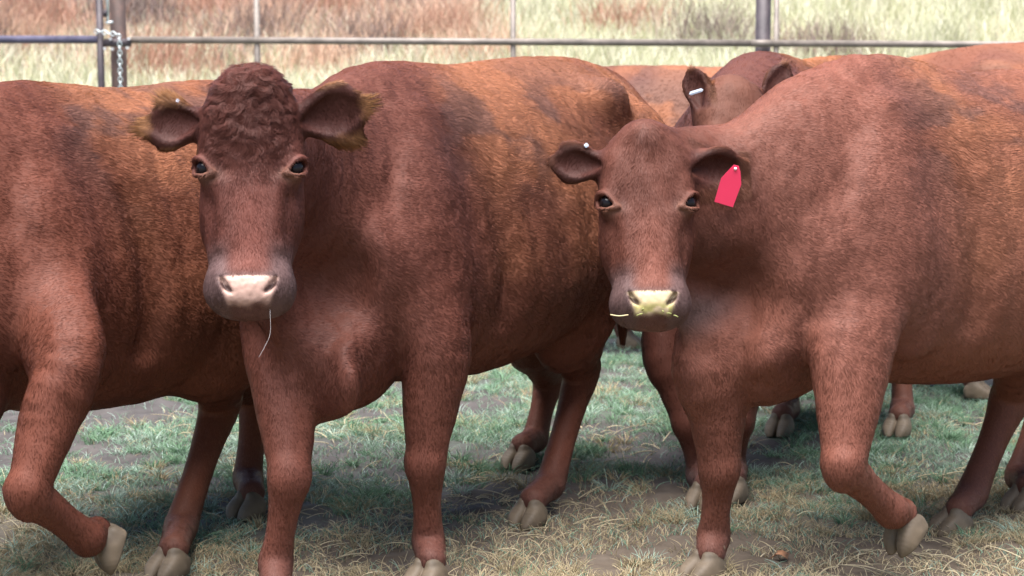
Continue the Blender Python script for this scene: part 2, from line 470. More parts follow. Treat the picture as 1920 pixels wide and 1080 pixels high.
    dh = np.linalg.norm(verts - hc, axis=1)
    # folds and muscle relief
    x, y, z = verts.T
    neckm = np.exp(-((x - .88) / .15) ** 2) * sstep(.45, .7, z) * sstep(1.28, 1.0, z) * sstep(.30, .42, dh)
    wr = fbm(verts, (13, 13, 1.9), spec['seed'], 2) - .5
    fd_ = fbm(verts, (12, 12, .9), spec['seed'] + 2, 2)
    disp = neckm * (wr * .045 - .004 * np.exp(-((fd_ - .5) / .05) ** 2))
    side = sstep(.30, .10, np.abs(x + .10) - .35) * sstep(.5, .75, z)
    disp += (fbm(verts, (5, 5, 4), spec['seed'] + 5, 3) - .5) * .018 * sstep(.35, .6, z) * sstep(.26, .42, dh)
    disp += np.sin(x * 46 + 4 * z) * .0022 * side * sstep(1.2, 1.0, z)
    disp += (fbm(verts, (30, 30, 18), spec['seed'] + 9, 2) - .5) * .005 * sstep(.2, .3, z)
    if hd.get('curly'):
        cm = sstep(.46, .20, hcoord[:, 0]) * sstep(.23, .12, np.abs(hcoord[:, 1])) * sstep(-.28, -.2, hcoord[:, 2]) * (dh < hr + .1)
        disp += cm * (np.abs(fbm(verts, (44, 44, 44), 77, 2) - .5) * .021 + fbm(verts, (18, 18, 18), 78, 2) * .006 - .005)
    verts = verts + vn * disp[:, None]
    vn, fa = normals(verts)
    # ---- coat colour (head to hoof, with lit backs and shaded bellies painted in)
    def coat(p, nrm):
        hcd = (p - P0) @ np.column_stack([A, U, Nn]) / L
        d = np.linalg.norm(p - hc, axis=1)
        x, y, z = p.T
        c = np.tile(np.array(spec['coat'], float), (len(p), 1))
        m = fbm(p, (3.2, 3.2, 4.2), spec['seed'] + 20, 4)[:, None]
        c = c * (.72 + .56 * m) * (.86 + .28 * fbm(p, (22, 22, 34), spec['seed'] + 24, 3))[:, None]
        rust = ((.30 + .7 * sstep(.40, .62, fbm(p, (2.2, 2.2, 3.0), spec['seed'] + 31, 3))) * sstep(.46, .22, x + .12 * (z - .8)) * sstep(.36, .44, d) * (.25 + .75 * sstep(.62, 1.0, z + .5 * (fbm(p, (3, 3, 3), spec['seed'] + 35, 3) - .5))))[:, None]  # rusty hair, painted brighter up the back as if lit from above
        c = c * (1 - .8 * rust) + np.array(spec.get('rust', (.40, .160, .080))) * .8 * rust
        # rubbed, mottled patches high on the flank
        pt = sstep(.50, .60, fbm(p, (5, 5, 9), spec['seed'] + 41, 4)) * np.exp(-((z - 1.12) / .16) ** 2) * sstep(.55, .25, x) * sstep(-.85, -.5, x)
        c = c * (1 - .6 * pt[:, None]) + np.array((.095, .058, .055)) * .6 * pt[:, None]
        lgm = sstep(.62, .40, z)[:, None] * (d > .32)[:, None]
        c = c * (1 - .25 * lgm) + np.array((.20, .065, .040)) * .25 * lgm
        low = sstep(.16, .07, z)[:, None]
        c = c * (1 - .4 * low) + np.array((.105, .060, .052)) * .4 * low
        hm = sstep(.36, .28, d)[:, None]
        a, u, n = hcd.T
        face = np.tile(np.array(hd.get('face', (.17, .066, .042))), (len(p), 1)) * (.75 + .5 * fbm(p, (14, 14, 14), 3, 3))[:, None]
        br = np.exp(-((np.abs(u)) / .085) ** 2) * sstep(.38, .62, a) * sstep(.88, .80, a)
        face = face * (1 + .45 * br[:, None])
        gry = sstep(.66, .80, a) * sstep(.05, .12, np.abs(u)) + .5 * sstep(.83, .86, a)
        gry = np.clip(gry, 0, 1)[:, None] * .55
        face = face * (1 - gry) + np.array((.15, .115, .115)) * gry
        c = c * (1 - hm) + face * hm
        for s in (-1, 1):                                       # pale skin round and below the eye
            e = np.array((.425, s * .158 * fat, -.045)); dd = (hcd - e) / np.array((.028, .05, .06))
            k = np.exp(-(dd ** 2).sum(1))[:, None] * .5
            c = c * (1 - k) + np.array((.38, .21, .14)) * k
            e = np.array((.42, s * .115 * fat, -.03)); dd = (hcd - e) / np.array((.05, .02, .06))
            k = np.exp(-(dd ** 2).sum(1))[:, None] * .5
            c = c * (1 - k) + np.array((.06, .02, .018)) * k
        for base, dr, face_, el, ew, upE in ears:
            r = p - base; t = r @ dr / el; w = r @ upE
            em = sstep(.05, .2, t) * sstep(1.25, 1.05, t) * (np.abs(w) < ew * .7) * (r @ face_ > -.032) * (r @ face_ < .06)
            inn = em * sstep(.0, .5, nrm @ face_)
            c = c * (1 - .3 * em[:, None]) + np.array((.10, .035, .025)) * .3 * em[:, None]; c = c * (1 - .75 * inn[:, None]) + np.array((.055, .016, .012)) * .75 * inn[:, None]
            rim = em * np.clip(sstep(.40, .5, np.abs(w) / ew) * .6 + sstep(.92, 1.03, t), 0, 1)
            c = c * (1 - .35 * rim[:, None]) + np.array(hd.get('rim', (.36, .15, .07))) * .35 * rim[:, None]
        wd = np.interp(a, [.862, .89, .93, .98], [.118, .108, .096, .080])
        pad = sstep(.858, .868, a) * sstep(wd + .014, wd - .010, np.abs(u)) * sstep(-.17, -.14, n) * sstep(.985, .958, a + .02 * (vnoise(p, (60, 60, 60), 6) - .5))
        pc = np.array(hd.get('pad', (.60, .39, .32))) * (1 - .25 * sstep(.93, .99, a))[:, None] * (.88 + .24 * fbm(p, (60, 60, 60), 5, 2))[:, None]
        stn = hd.get('stain', 0) * (sstep(.905, .945, a) * sstep(.35, .6, vnoise(p, (70, 70, 70), 8)))[:, None]; pc = pc * (1 - stn) + np.array((.33, .31, .09)) * stn
        c = c * (1 - pad[:, None]) + pc * pad[:, None]
        nst = np.zeros(len(p))
        for s in (-1, 1):
            dd = (hcd - np.array((.905, s * .090, .0))) ; aa = dd[:, 0] * .62 + s * dd[:, 1] * -.78; bb = dd[:, 0] * .78 + s * dd[:, 1] * .62
            nst = np.maximum(nst, sstep(1.1, .6, np.sqrt((aa / .042) ** 2 + (bb / .013) ** 2 + (dd[:, 2] / .06) ** 2)))
        c = c * (1 - nst[:, None] * .9) + np.array((.03, .012, .012)) * nst[:, None] * .9
        bare = np.clip(pad + nst, 0, 1)
        return np.clip(c * np.where(bare > .3, .85, .86)[:, None], .003, .95), bare
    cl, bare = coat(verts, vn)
    verts = verts + vn * (bare * (fbm(verts, (150, 150, 150), 88, 2) - .5) * .0035)[:, None]
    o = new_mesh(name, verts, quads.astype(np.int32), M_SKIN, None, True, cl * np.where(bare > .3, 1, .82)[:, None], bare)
    o.matrix_world = Matrix.Translation(org.tolist()) @ Matrix(R.tolist()).to_4x4()
    # ---- children: hoofs, eyes
    for gr, fd, dn in hoofs: add_hoof(o, gr, fd, dn, spec.get('hoof', .73))
    for c, out in eyes:
        e = uv_ball('eye', .0200, M_EYE, o); e.location = c
    # ---- coat hair
    nh = spec.get('hairs', 0)
    if nh:
        w = fa * np.where(np.linalg.norm(verts[quads].mean(1) - hc, axis=1) < .30, 1.8, 1.0)
        w[bare[quads].mean(1) > .3] = 0
        qc = verts[quads].mean(1); hp_ = (qc - P0) @ np.column_stack([A, U, Nn]) / L
        pt_ = sstep(.48, .60, fbm(qc, (4, 4, 7), spec['seed'] + 43, 3)) * np.exp(-((qc[:, 2] - 1.12) / .15) ** 2) * sstep(.55, .25, qc[:, 0]) * sstep(-.85, -.5, qc[:, 0])
        qn = vn[quads].mean(1); cl_ = toL(V(0, 0, CAM_H)); qv = np.einsum('ij,ij->i', qn, unit_rows(cl_ - qc))
        w *= np.where(np.linalg.norm(qc - hc, axis=1) < .33, 1.0, .8 + .6 * pt_) * np.where(qv < -.35, .12, 1.0)
        for base, dr, face_, el, ew, upE in ears:
            r_ = verts[quads].mean(1) - base; t_e = r_ @ dr / el
            w *= 1 + 5 * (sstep(.2, .4, t_e) * sstep(1.3, 1.1, t_e) * (np.abs(r_ @ face_) < .05) * (np.abs(r_ @ upE) < ew * .75) * (np.abs(r_ @ upE) > ew * .25 - .2 * (t_e > .75)))
        w[verts[quads].mean(1)[:, 2] < .06] *= .2
        f = rng.choice(len(quads), nh, p=w / w.sum())
        a, b = rng.random((2, nh, 1))
        q = quads[f]
        bil = lambda X: (X[q[:, 0]] * (1 - a) + X[q[:, 1]] * a) * (1 - b) + (X[q[:, 3]] * (1 - a) + X[q[:, 2]] * a) * b
        p = bil(verts); nrm = bil(vn); nrm /= np.linalg.norm(nrm, axis=1, keepdims=True)
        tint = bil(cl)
        d = np.linalg.norm(p - hc, axis=1); x, y, z = p.T
        hcd = (p - P0) @ np.column_stack([A, U, Nn]) / L
        flow = np.tile(V(-1, 0, -.55), (nh, 1))
        lg = sstep(.62, .5, z)[:, None]; flow = flow * (1 - lg) + V(-.15, 0, -1) * lg
        hm = sstep(.36, .28, d)[:, None]
        hf = A * .8 + U * (np.tanh(hcd[:, 1:2] / .09) * .5)
        flow = flow * (1 - hm) + hf * hm
        sw = np.stack([fbm(p, (7, 7, 7), 60 + k, 3) - .5 for k in range(3)], 1)
        patch = (np.exp(-((z - 1.1) / .2) ** 2) * sstep(.6, .3, x) * sstep(-.85, -.5, x))[:, None] * (1 - hm)
        flow = flow + sw * (.5 + 1.7 * patch)
        cs = np.stack([vnoise(p, (60, 60, 40), 70 + k) - .5 for k in range(3)], 1)
        flow = flow + cs * .22
        t = flow - nrm * np.einsum('ij,ij->i', flow, nrm)[:, None]; t /= np.maximum(np.linalg.norm(t, axis=1, keepdims=True), 1e-6)
        ln = (.006 + .003 * sstep(.30, .44, d)) * rng.uniform(.6, 1.25, nh) * (1 + .5 * patch[:, 0])
        ln = np.where(z < .5, ln * .7, ln)[:, None]
        lift = rng.uniform(.06, .16, (nh, 1)) + .15 * patch
        curl = np.zeros(nh); 
        ck = hd.get('curly', 0)
        if ck:
            curl = sstep(.50, .12, hcd[:, 0] + .20 * (vnoise(p, (22, 22, 22), 91) - .5)) * sstep(.24, .08, np.abs(hcd[:, 1]) + .10 * (vnoise(p, (22, 22, 22), 92) - .5)) * sstep(-.32, -.16, hcd[:, 2]) * (d < hr + .1)
            curl = np.maximum(curl, .0) * ck
        tuft = hd.get('tuft', 0) * np.exp(-((hcd[:, 0] - .06) / .07) ** 2 - (hcd[:, 1] / .07) ** 2) * (d < hr)
        er = np.zeros(nh)
        for base, dr, face_, el, ew, upE in ears:
            r = p - base; tt = r @ dr / el; ww = (r @ upE) / ew
            k = sstep(.15, .35, tt) * sstep(1.2, 1.05, tt) * (r @ face_ > -.030) * (r @ face_ < .05) * (np.abs(ww) < .7)
            edge = k * np.clip(sstep(.30, .50, -ww + .06 * (vnoise(p, (90, 90, 90), 95) - .5)) + sstep(.86, 1.06, tt + .06 * (vnoise(p, (90, 90, 90), 96) - .5)) + .25 * sstep(.40, .5, ww), 0, 1)
            er = np.maximum(er, edge)
            dire = dr * tt[:, None] * .8 + upE * (ww * 1.0)[:, None] + face_ * .25
            kk = (edge * hd.get('fringe', 1))[:, None]
            t = t * (1 - np.minimum(kk, 1)) + unit_rows(dire) * np.minimum(kk, 1)
            mixk = .62 * kk.clip(0, 1) * rng.uniform(.4, 1.3, (nh, 1)); tint = tint * (1 - mixk) + np.array(hd.get('rim', (.36, .15, .07))) * mixk
        ln = ln * (1 + (curl * 1.5 + er * 3.4 * hd.get('fringe', 1) * rng.uniform(.25, 1.35, nh) + tuft * 2.5)[:, None])
        K = 6 if ck else 4
        s_ = np.linspace(0, 1, K)
        pts = np.zeros((nh, K, 3), np.float32)
        tn = np.cross(t, nrm)
        ph = vnoise(p, (32, 32, 32), 90) * 16 + rng.uniform(-.4, .4, nh)
        for i, s in enumerate(s_):
            v = t * s + nrm * (lift * s * (1.15 - .5 * s)) 
            pts[:, i] = p + v * ln
            if ck:
                cu = curl[:, None] * .014
                ang = ph + s * 5.0
                pts[:, i] += (t * np.cos(ang)[:, None] + tn * np.sin(ang)[:, None]) * cu * s + nrm * cu * .8 * s
        rad = np.outer(rng.uniform(.7, 1.2, nh) * np.where(d < .33, .0006, .0010), np.linspace(1, .25, K))
        tint = tint * rng.uniform(.86, 1.18, (nh, 1))
        hair_object('coat_hair', pts, rad, np.clip(tint, .003, .95), M_FUR, o, unit_rows(nrm + t * rng.uniform(-.1, .55, (nh, 1)) + cs * .35))
    info = dict(H=H, A=A, U=U, N=Nn, L=L, ears=ears, o=o, R=R, org=org)
    return o, info

def unit_rows(v): return v / np.maximum(np.linalg.norm(v, axis=1, keepdims=True), 1e-9)

def uv_ball(name, r, mat, parent=None, nu=20, nv=12):
    vs, fs = [], []
    for j in range(nv + 1):
        th = math.pi * j / nv
        for i in range(nu):
            ph = 2 * math.pi * i / nu
            vs.append((r * math.sin(th) * math.cos(ph), r * math.sin(th) * math.sin(ph), r * math.cos(th)))
    for j in range(nv):
        for i in range(nu):
            fs.append((j * nu + i, (j + 1) * nu + i, (j + 1) * nu + (i + 1) % nu, j * nu + (i + 1) % nu))
    return new_mesh(name, vs, fs, mat, parent)

def face_cam(tilt, yaw=0.0, roll=0.0):
    """axis (poll to muzzle) and outward normal of a face looking at the camera side"""
    t = math.radians(tilt); A = V(0, -math.sin(t), -math.cos(t)); Nn = V(0, -math.cos(t), math.sin(t))
    y = math.radians(yaw); Rz = np.array([[math.cos(y), -math.sin(y), 0], [math.sin(y), math.cos(y), 0], [0, 0, 1]])
    A, Nn = Rz @ A, Rz @ Nn
    r = math.radians(roll); U = np.cross(Nn, A)
    A = A * math.cos(r) + U * math.sin(r)
    return A, Nn

def gfoot(px, py): return ground_at(px, py) - V(0, 0, .007)
w_ = world_at

HERD = 'red brown cattle in the pen'
# --- middle cow, walking at the camera, curly poll
A_, N_ = face_cam(20, 4)
cowB = dict(fwd=(-.50, -.866), withers=(-.37, 5.18), coat=(.155, .053, .036), seed=3, hairs=430000, girth=.96, dz=-.04, sag=-.035,
    brisket=w_(652, 772, 4.74), chest_y=.06, hollow=(.83, .15, .75),
    head=dict(poll=w_(468, 140, 4.55), axis=A_, normal=N_, len=.538, curly=1.0, dome=.008, rim=(.56, .27, .115), fringe=1.25, face=(.122, .040, .029),
              ear_l=dict(dir=(.93, -.05, .22), face=(-.1, -1, -.1), len=.175, w=.135),
              ear_r=dict(dir=(-.97, .05, -.03), face=(.25, -1, .25), len=.150, w=.115)),
    legs=dict(
        LF=dict(j=[w_(818, 640, 4.97), w_(798, 868, 4.93), w_(803, 1012, 4.98), gfoot(798, 1098)]),
        RF=dict(j=[w_(530, 640, 4.93), w_(543, 895, 4.72), w_(517, 1052, 4.74), gfoot(505, 1146)]),
        LH=dict(j=[w_(1075, 590, 5.80), w_(1090, 700, 6.02), w_(1032, 905, 5.75), gfoot(990, 980)]),
        RH=dict(j=[w_(1010, 600, 6.35), w_(1030, 710, 6.62), w_(1003, 822, 6.50), gfoot(972, 872)])))
# --- right cow with the red tag
A_, N_ = face_cam(24, 2)
cowC = dict(fwd=(-.79, -.61), withers=(.84, 5.17), coat=(.215, .080, .054), seed=11, hairs=430000, girth=.95, bend=0.0,
    brisket=w_(1425, 735, 4.92), neck_lift=.03, crest=.115, sag=.04, dz=-.022, hollow=(.90, .08, .71),
    head=dict(poll=w_(1212, 234, 4.82), axis=A_, normal=N_, len=.482, tuft=1.0, wide=1.06, rim=(.24, .10, .06), fringe=.5, face=(.138, .048, .032), pad=(.58, .45, .28), stain=.8,
              ear_l=dict(dir=(.97, .05, .02), face=(-.15, -1, -.25), len=.145, w=.095),
              ear_r=dict(dir=(-.97, .05, .10), face=(.2, -1, .1), len=.135, w=.095)),
    legs=dict(
        RF=dict(j=[w_(1338, 655, 4.98), w_(1350, 878, 4.98), w_(1338, 1003, 5.03), gfoot(1318, 1082)]),
        LF=dict(j=[w_(1600, 640, 4.86), w_(1582, 875, 4.74), w_(1672, 958, 4.90), w_(1705, 1010, 4.96)], down=(.55, .35, -.75), dir=(-.6, -.45, -.75)),
        LH=dict(j=[w_(1960, 590, 5.55), w_(1895, 745, 5.78), w_(1822, 925, 5.60), w_(1783, 1000, 5.50)], dir=(-.9, -.45, 0)),
        RH=dict(j=[w_(2000, 600, 5.95), w_(1965, 740, 6.15), w_(1912, 892, 5.95), gfoot(1915, 952)])))
# --- left cow, head outside the picture
A_, N_ = face_cam(30, -35)
cowA = dict(fwd=(-.46, -.888), withers=(-1.27, 5.0), coat=(.145, .046, .028), seed=23, hairs=300000, girth=1.02, dz=-.085,
    head=dict(poll=V(-1.62, 4.45, 1.20), axis=A_, normal=N_, len=.53, hh=.008,
              ear_l=dict(dir=(.8, -.5, .05), face=(-.4, -1, 0), len=.15, w=.10), ear_r=dict(dir=(-.9, .4, .05), face=(-.4, -1, 0), len=.15, w=.10)),
    legs=dict(
        LF=dict(j=[w_(125, 670, 4.66), w_(52, 925, 4.50), w_(165, 1010, 4.66), w_(222, 1030, 4.74)], down=(.85, .4, -.35), dir=(-.3, -.2, -.9)),
        RF=dict(j=[w_(-70, 720, 4.75), w_(-90, 900, 4.55), w_(-95, 1050, 4.55), gfoot(-100, 1150)]),
        LH=dict(j=[w_(420, 640, 5.35), w_(412, 760, 5.55), w_(340, 985, 5.27), gfoot(315, 1075)]),
        RH=dict(j=[w_(460, 640, 5.75), w_(480, 740, 5.95), w_(465, 895, 5.82), gfoot(462, 965)])))
# --- cow behind the tagged one, only its head, back and feet seen
A_, N_ = face_cam(30, 18)
cowF = dict(fwd=(-.43, -.90), withers=(.74, 6.22), coat=(.120, .042, .030), rust=(.50, .20, .09), seed=31, hairs=140000, h=.014, hh=.006, dz=-.015,
    head=dict(poll=w_(1382, 143, 5.62), axis=A_, normal=N_, len=.52, fringe=.4,
              ear_l=dict(dir=(.42, .2, .88), face=(-.2, -1, .2), len=.165, w=.075), ear_r=dict(dir=(-.25, .2, .92), face=(-.3, -1, .2), len=.14, w=.075)),
    legs=dict(
        RF=dict(j=[w_(1255, 640, 6.02), w_(1290, 790, 5.95), w_(1312, 890, 6.0), gfoot(1318, 948)]),
        LF=dict(j=[w_(1400, 640, 6.05), w_(1385, 790, 6.0), w_(1375, 880, 6.05), gfoot(1370, 935)]),
        RH=dict(j=[w_(1450, 560, 7.1), w_(1480, 660, 7.35), w_(1478, 765, 7.2), gfoot(1462, 812)]),
        LH=dict(j=[w_(1640, 560, 6.9), w_(1690, 660, 7.2), w_(1692, 765, 7.1), gfoot(1682, 812)])))
def stance(wx, wy, f, spread=(.0, .0)):
    f = unit(V(*f, 0)); l = V(-f[1], f[0], 0); o = V(wx, wy, 0)
    q = lambda a, b, z: o + f * a + l * b + V(0, 0, z)
    r = {}
    for s, nm in ((1, 'L'), (-1, 'R')):
        d = spread[0] * s
        r[nm + 'F'] = dict(j=[q(0, s * .16, .68), q(.06 + d * .6, s * .15, .36), q(.03 + d, s * .14, .13), q(.06 + d, s * .14, 0)])
        d = spread[1] * s
        r[nm + 'H'] = dict(j=[q(-.97, s * .18, .70), q(-1.2 + d * .7, s * .15, .45), q(-1.13 + d, s * .14, .13), q(-1.09 + d, s * .14, 0)])
    return r
A_, N_ = face_cam(35, 80)
cowE = dict(fwd=(.92, -.39), withers=(2.72, 7.35), coat=(.17, .060, .042), seed=41, hairs=40000, h=.016, hh=.008, dz=.03,
    head=dict(poll=V(3.45, 7.1, 1.28), axis=A_, normal=N_, len=.52,
              ear_l=dict(dir=(.3, .9, .1), face=(1, -.3, 0), len=.15, w=.1), ear_r=dict(dir=(-.2, -.9, .1), face=(1, -.3, 0), len=.15, w=.1)),
    legs=stance(2.72, 7.35, (.92, -.39), (.12, -.12)))
A_, N_ = face_cam(40, 95)
cowG = dict(fwd=(.94, -.33), withers=(1.36, 8.45), coat=(.13, .05, .04), seed=51, hairs=40000, h=.016, hh=.008, dz=-.06,
    head=dict(poll=V(2.08, 8.3, 1.15), axis=A_, normal=N_, len=.52,
              ear_l=dict(dir=(.2, .9, .1), face=(1, -.2, 0), len=.15, w=.1), ear_r=dict(dir=(0, -.9, .1), face=(1, -.2, 0), len=.15, w=.1)),
    legs=stance(1.36, 8.45, (.94, -.33), (.1, .15)))

LABELS = {
    'B': 'dark red cow facing the camera with curly forehead and orange fringed ears',
    'C': 'red brown cow with red ear tag and green stained pink nose',
    'A': 'red brown cow walking out at left edge with its head out of view',
    'F': 'orange brown cow behind the neck of the red tagged cow, ears pricked up',
    'E': 'reddish cow back just showing behind rump of red tagged cow at right edge',
    'G': 'dark cow far behind, only hind leg and tail under the muzzle of tagged cow'}
INFO = {}
for key, sp in (('B', cowB), ('C', cowC), ('A', cowA), ('F', cowF), ('E', cowE), ('G', cowG)):
    o, INFO[key] = build_cow('cow', sp)
    tag(o, LABELS[key], 'cow', HERD)
#@@REST
# ------------------------------------------------------------------ ground, bank, grass
def hill_z(X, Y):
    p = np.stack([X, Y, 0 * X], -1)
    r = sstep(13.2, 26, Y) * .9 + np.clip(Y - 17, 0, 400) * .085
    return r + (fbm(p, (.25, .25, 1), 101, 3) - .5) * .5 * sstep(13, 20, Y)
def ground_z(X, Y):
    p = np.stack([X, Y, 0 * X], -1)
    near = sstep(13.5, 12, Y)
    z = (fbm(p, (1.3, 1.3, 1), 111, 3) - .5) * .05 + (fbm(p, (7, 7, 1), 112, 3) - .5) * .038 + (fbm(p, (20, 20, 1), 113, 3) - .5) * .030
    return (z - .012) * near + hill_z(X, Y)
def mudness(p): return fbm(p, (1.7, 2.4, 1), 121, 4)

def graded(a, b, step, far, grow=1.25):
    r = list(np.arange(a, b, step)); s = step
    while r[-1] < far: s *= grow; r.append(r[-1] + s)
    return r
xs = graded(0, 3.0, .02, 300); xs = np.array([-v for v in xs[:0:-1]] + xs)
ys = np.array([-60, -20, -6, -1, 1, 2.4, 3.2] + graded(3.6, 9.6, .02, 420, 1.10))
GX, GY = np.meshgrid(xs, ys, indexing='ij')
GZ = ground_z(GX, GY)
nx, ny = GX.shape
ii = np.arange(nx * ny).reshape(nx, ny)
gq = np.stack([ii[:-1, :-1], ii[1:, :-1], ii[1:, 1:], ii[:-1, 1:]], -1).reshape(-1, 4)
gp = np.stack([GX, GY, GZ], -1).reshape(-1, 3)
flat = gp * (1, 1, 0)
md = mudness(flat)[:, None]
straw = sstep(6.3, 5.3, gp[:, 1] + (fbm(flat, (1.2, 1.2, 1), 131, 3) - .5) * 2.2)[:, None]
soil = np.array((.062, .054, .050)) * (.55 + .9 * fbm(flat, (16, 16, 1), 132, 3))[:, None]
turf = np.array((.095, .125, .092)); tan = np.array((.155, .115, .078))
gc = soil * (1 - .35 * sstep(.45, .6, md)) + turf * .35 * sstep(.45, .6, md)
gc = gc * (1 - .55 * straw) + tan * .55 * straw
far = sstep(12.0, 14.0, gp[:, 1])[:, None]
gc = gc * (1 - far) + np.array((.48, .46, .30)) * far
red = (sstep(.42, .56, fbm(flat, (.35, .12, 1), 141, 4) + .12 * sstep(2.5, -5, gp[:, 0]) - .10 * sstep(1, 5, gp[:, 0]) + .10 * sstep(24, 34, gp[:, 1])) * sstep(19, 25, gp[:, 1]))[:, None]
gc = gc * (1 - .7 * red) + np.array((.40, .29, .23)) * .7 * red
M_GROUND = mat_tint('earth', rough=.7, spec=.3, nscale=35, bump=.5, nvar=.35)
tag(new_mesh('ground', gp, gq.astype(np.int32), M_GROUND, None, True, gc), kind='structure')

def blades(name, root, hgt, wid, tint, lean=.6, k=4, mat=None, face=None):
    n = len(root); th = rng.uniform(0, 2 * math.pi, n)
    dv = np.stack([np.cos(th), np.sin(th), 0 * th], 1) * (rng.uniform(.15, 1, n) * lean)[:, None]
    s = np.linspace(0, 1, k); pts = np.zeros((n, k, 3), np.float32)
    for i, t in enumerate(s):
        pts[:, i] = root + (dv * t ** 1.7 + np.array((0, 0, 1)) * (t - .28 * lean * t * t)) * hgt[:, None]
    rad = np.outer(wid, np.linspace(1, .2, k))
    return hair_object(name, pts, rad, tint, mat or M_GRASS)

def scatter(n, x0, x1, y0, y1, keep):
    P = np.stack([rng.uniform(x0, x1, n), rng.uniform(y0, y1, n), np.zeros(n)], 1)
    return P[rng.random(n) < keep(P)]

# short trodden pen grass
def keep_pen(P):
    m = mudness(P); t = fbm(P, (9, 9, 1), 151, 2)
    return np.clip(sstep(.44, .58, m) * .95 + .08 + .35 * sstep(6.0, 5.2, P[:, 1]), 0, 1) * sstep(.30, .55, t) * np.clip(1.25 - .05 * P[:, 1], .3, 1)
P = scatter(1000000, -3.6, 3.6, 3.6, 12.6, keep_pen)
P[:, 2] = ground_z(P[:, 0], P[:, 1]) - .004
st = sstep(6.2, 5.2, P[:, 1] + (fbm(P * (1, 1, 0), (1.2, 1.2, 1), 131, 3) - .5) * 2.2)
n = len(P); u = rng.random(n)
dry = (u < .10 + .70 * st)[:, None]
g = np.where(dry, np.array((.42, .34, .21)), np.array((.19, .29, .20))) * rng.uniform(.55, 1.35, (n, 1))
pale = (rng.random(n) < .14)[:, None]
g = np.where(pale & ~dry, np.array((.36, .47, .40)) * rng.uniform(.7, 1.2, (n, 1)), g)
hgt = rng.uniform(.014, .042, n) * (.7 + .8 * fbm(P * (1, 1, 0), (4, 4, 1), 152, 2))
tag(blades('pen_grass', P, hgt, rng.uniform(.0008, .0016, n), np.clip(g, .01, .9), lean=1.15), 'short trodden grass of the pen, green farther off and straw coloured in front', 'grass', kind='stuff')
P = scatter(9000, -3.4, 3.4, 3.7, 11.5, lambda P: sstep(.40, .60, mudness(P)) * .9 + .05)
nb_ = 34; C_ = np.repeat(P, nb_, 0); n = len(C_)
th = rng.uniform(0, 6.28, n); rr = rng.uniform(0, 1, n) ** .7 * np.repeat(rng.uniform(.015, .05, len(P)), nb_)
C_[:, 0] += np.cos(th) * rr; C_[:, 1] += np.sin(th) * rr; C_[:, 2] = ground_z(C_[:, 0], C_[:, 1]) - .004
st = sstep(6.2, 5.2, C_[:, 1] + (fbm(C_ * (1, 1, 0), (1.2, 1.2, 1), 131, 3) - .5) * 2.2)
tone = np.repeat(rng.random(len(P)), nb_)
g = np.where((tone < .15 + .6 * st)[:, None], np.array((.36, .29, .17)), np.where((tone > .8)[:, None], np.array((.34, .44, .35)), np.array((.15, .26, .15)))) * rng.uniform(.6, 1.3, (n, 1))
hg = np.repeat(rng.uniform(.02, .065, len(P)), nb_) * rng.uniform(.5, 1.1, n)
k_ = 4; s = np.linspace(0, 1, k_); pts = np.zeros((n, k_, 3), np.float32); a_ = th + rng.uniform(-.6, .6, n); le = rng.uniform(.2, 1.2, n)
for i, t in enumerate(s):
    pts[:, i] = C_ + np.stack([np.cos(a_) * le * t ** 1.6, np.sin(a_) * le * t ** 1.6, t - .35 * le * t * t], 1) * hg[:, None]
tag(hair_object('grass_tufts', pts, np.outer(rng.uniform(.0009, .0017, n), np.linspace(1, .25, k_)), np.clip(g, .01, .9), M_GRASS), 'ragged tufts of grass standing up from the trodden pen floor', 'grass', kind='stuff')
# loose dry stems lying and standing in the foreground
P = scatter(16000, -3.2, 3.2, 3.7, 7.2, lambda P: np.clip(1.5 - .22 * P[:, 1] + (fbm(P, (2, 2, 1), 161, 3) - .5) * 2, 0, 1))
P[:, 2] = ground_z(P[:, 0], P[:, 1]) + .004; n = len(P)
th = rng.uniform(0, 6.28, n); ln = rng.uniform(.03, .11, n); rise = rng.uniform(0, .45, n) ** 1.6
s = np.linspace(0, 1, 4); pts = np.zeros((n, 4, 3), np.float32); bd = rng.uniform(-.25, .25, n)
for i, t in enumerate(s):
    a = th + bd * t
    pts[:, i] = P + np.stack([np.cos(a) * ln * t, np.sin(a) * ln * t, ln * rise * t + .006 * math.sin(math.pi * t)], 1)
tag(hair_object('loose_straw', pts, np.outer(rng.uniform(.0009, .0018, n), [1, 1, .8, .5]), np.array((.44, .37, .24)) * rng.uniform(.6, 1.3, (n, 1)), M_GRASS),
    'loose dry straw and stems lying over the trodden ground in front', 'straw', kind='stuff')
# tall pale grass and rusty weeds of the bank beyond the fence
P = scatter(600000, -11, 11, 13.0, 44, lambda P: sstep(13.0, 14.2, P[:, 1]) * (np.abs(P[:, 0]) < 1.5 + P[:, 1] * .30) * np.clip(1.3 - .022 * P[:, 1], .2, 1) * (.35 + .65 * sstep(.35, .6, fbm(P, (1.1, 1.1, 1), 171, 3))))
P[:, 2] = ground_z(P[:, 0], P[:, 1]) - .01; n = len(P)
rd = sstep(.42, .56, fbm(P * (1, 1, 0), (.35, .12, 1), 141, 4) + .12 * sstep(2.5, -5, P[:, 0]) - .10 * sstep(1, 5, P[:, 0]) + .10 * sstep(24, 34, P[:, 1])) * sstep(19, 25, P[:, 1])
isr = (rng.random(n) < rd * .8)[:, None]
gr = np.where((rng.random(n) < .45)[:, None], np.array((.44, .45, .27)), np.array((.66, .63, .48)))
dk = (rng.random(n) < .3)[:, None]
rc = np.where(dk, np.array((.30, .235, .21)), np.array((.60, .41, .31)))
g = np.where(isr, rc, gr) * rng.uniform(.6, 1.25, (n, 1)) * (.65 + .7 * fbm(P * (1, 1, 0), (2.2, 1.2, 1), 173, 3))[:, None]
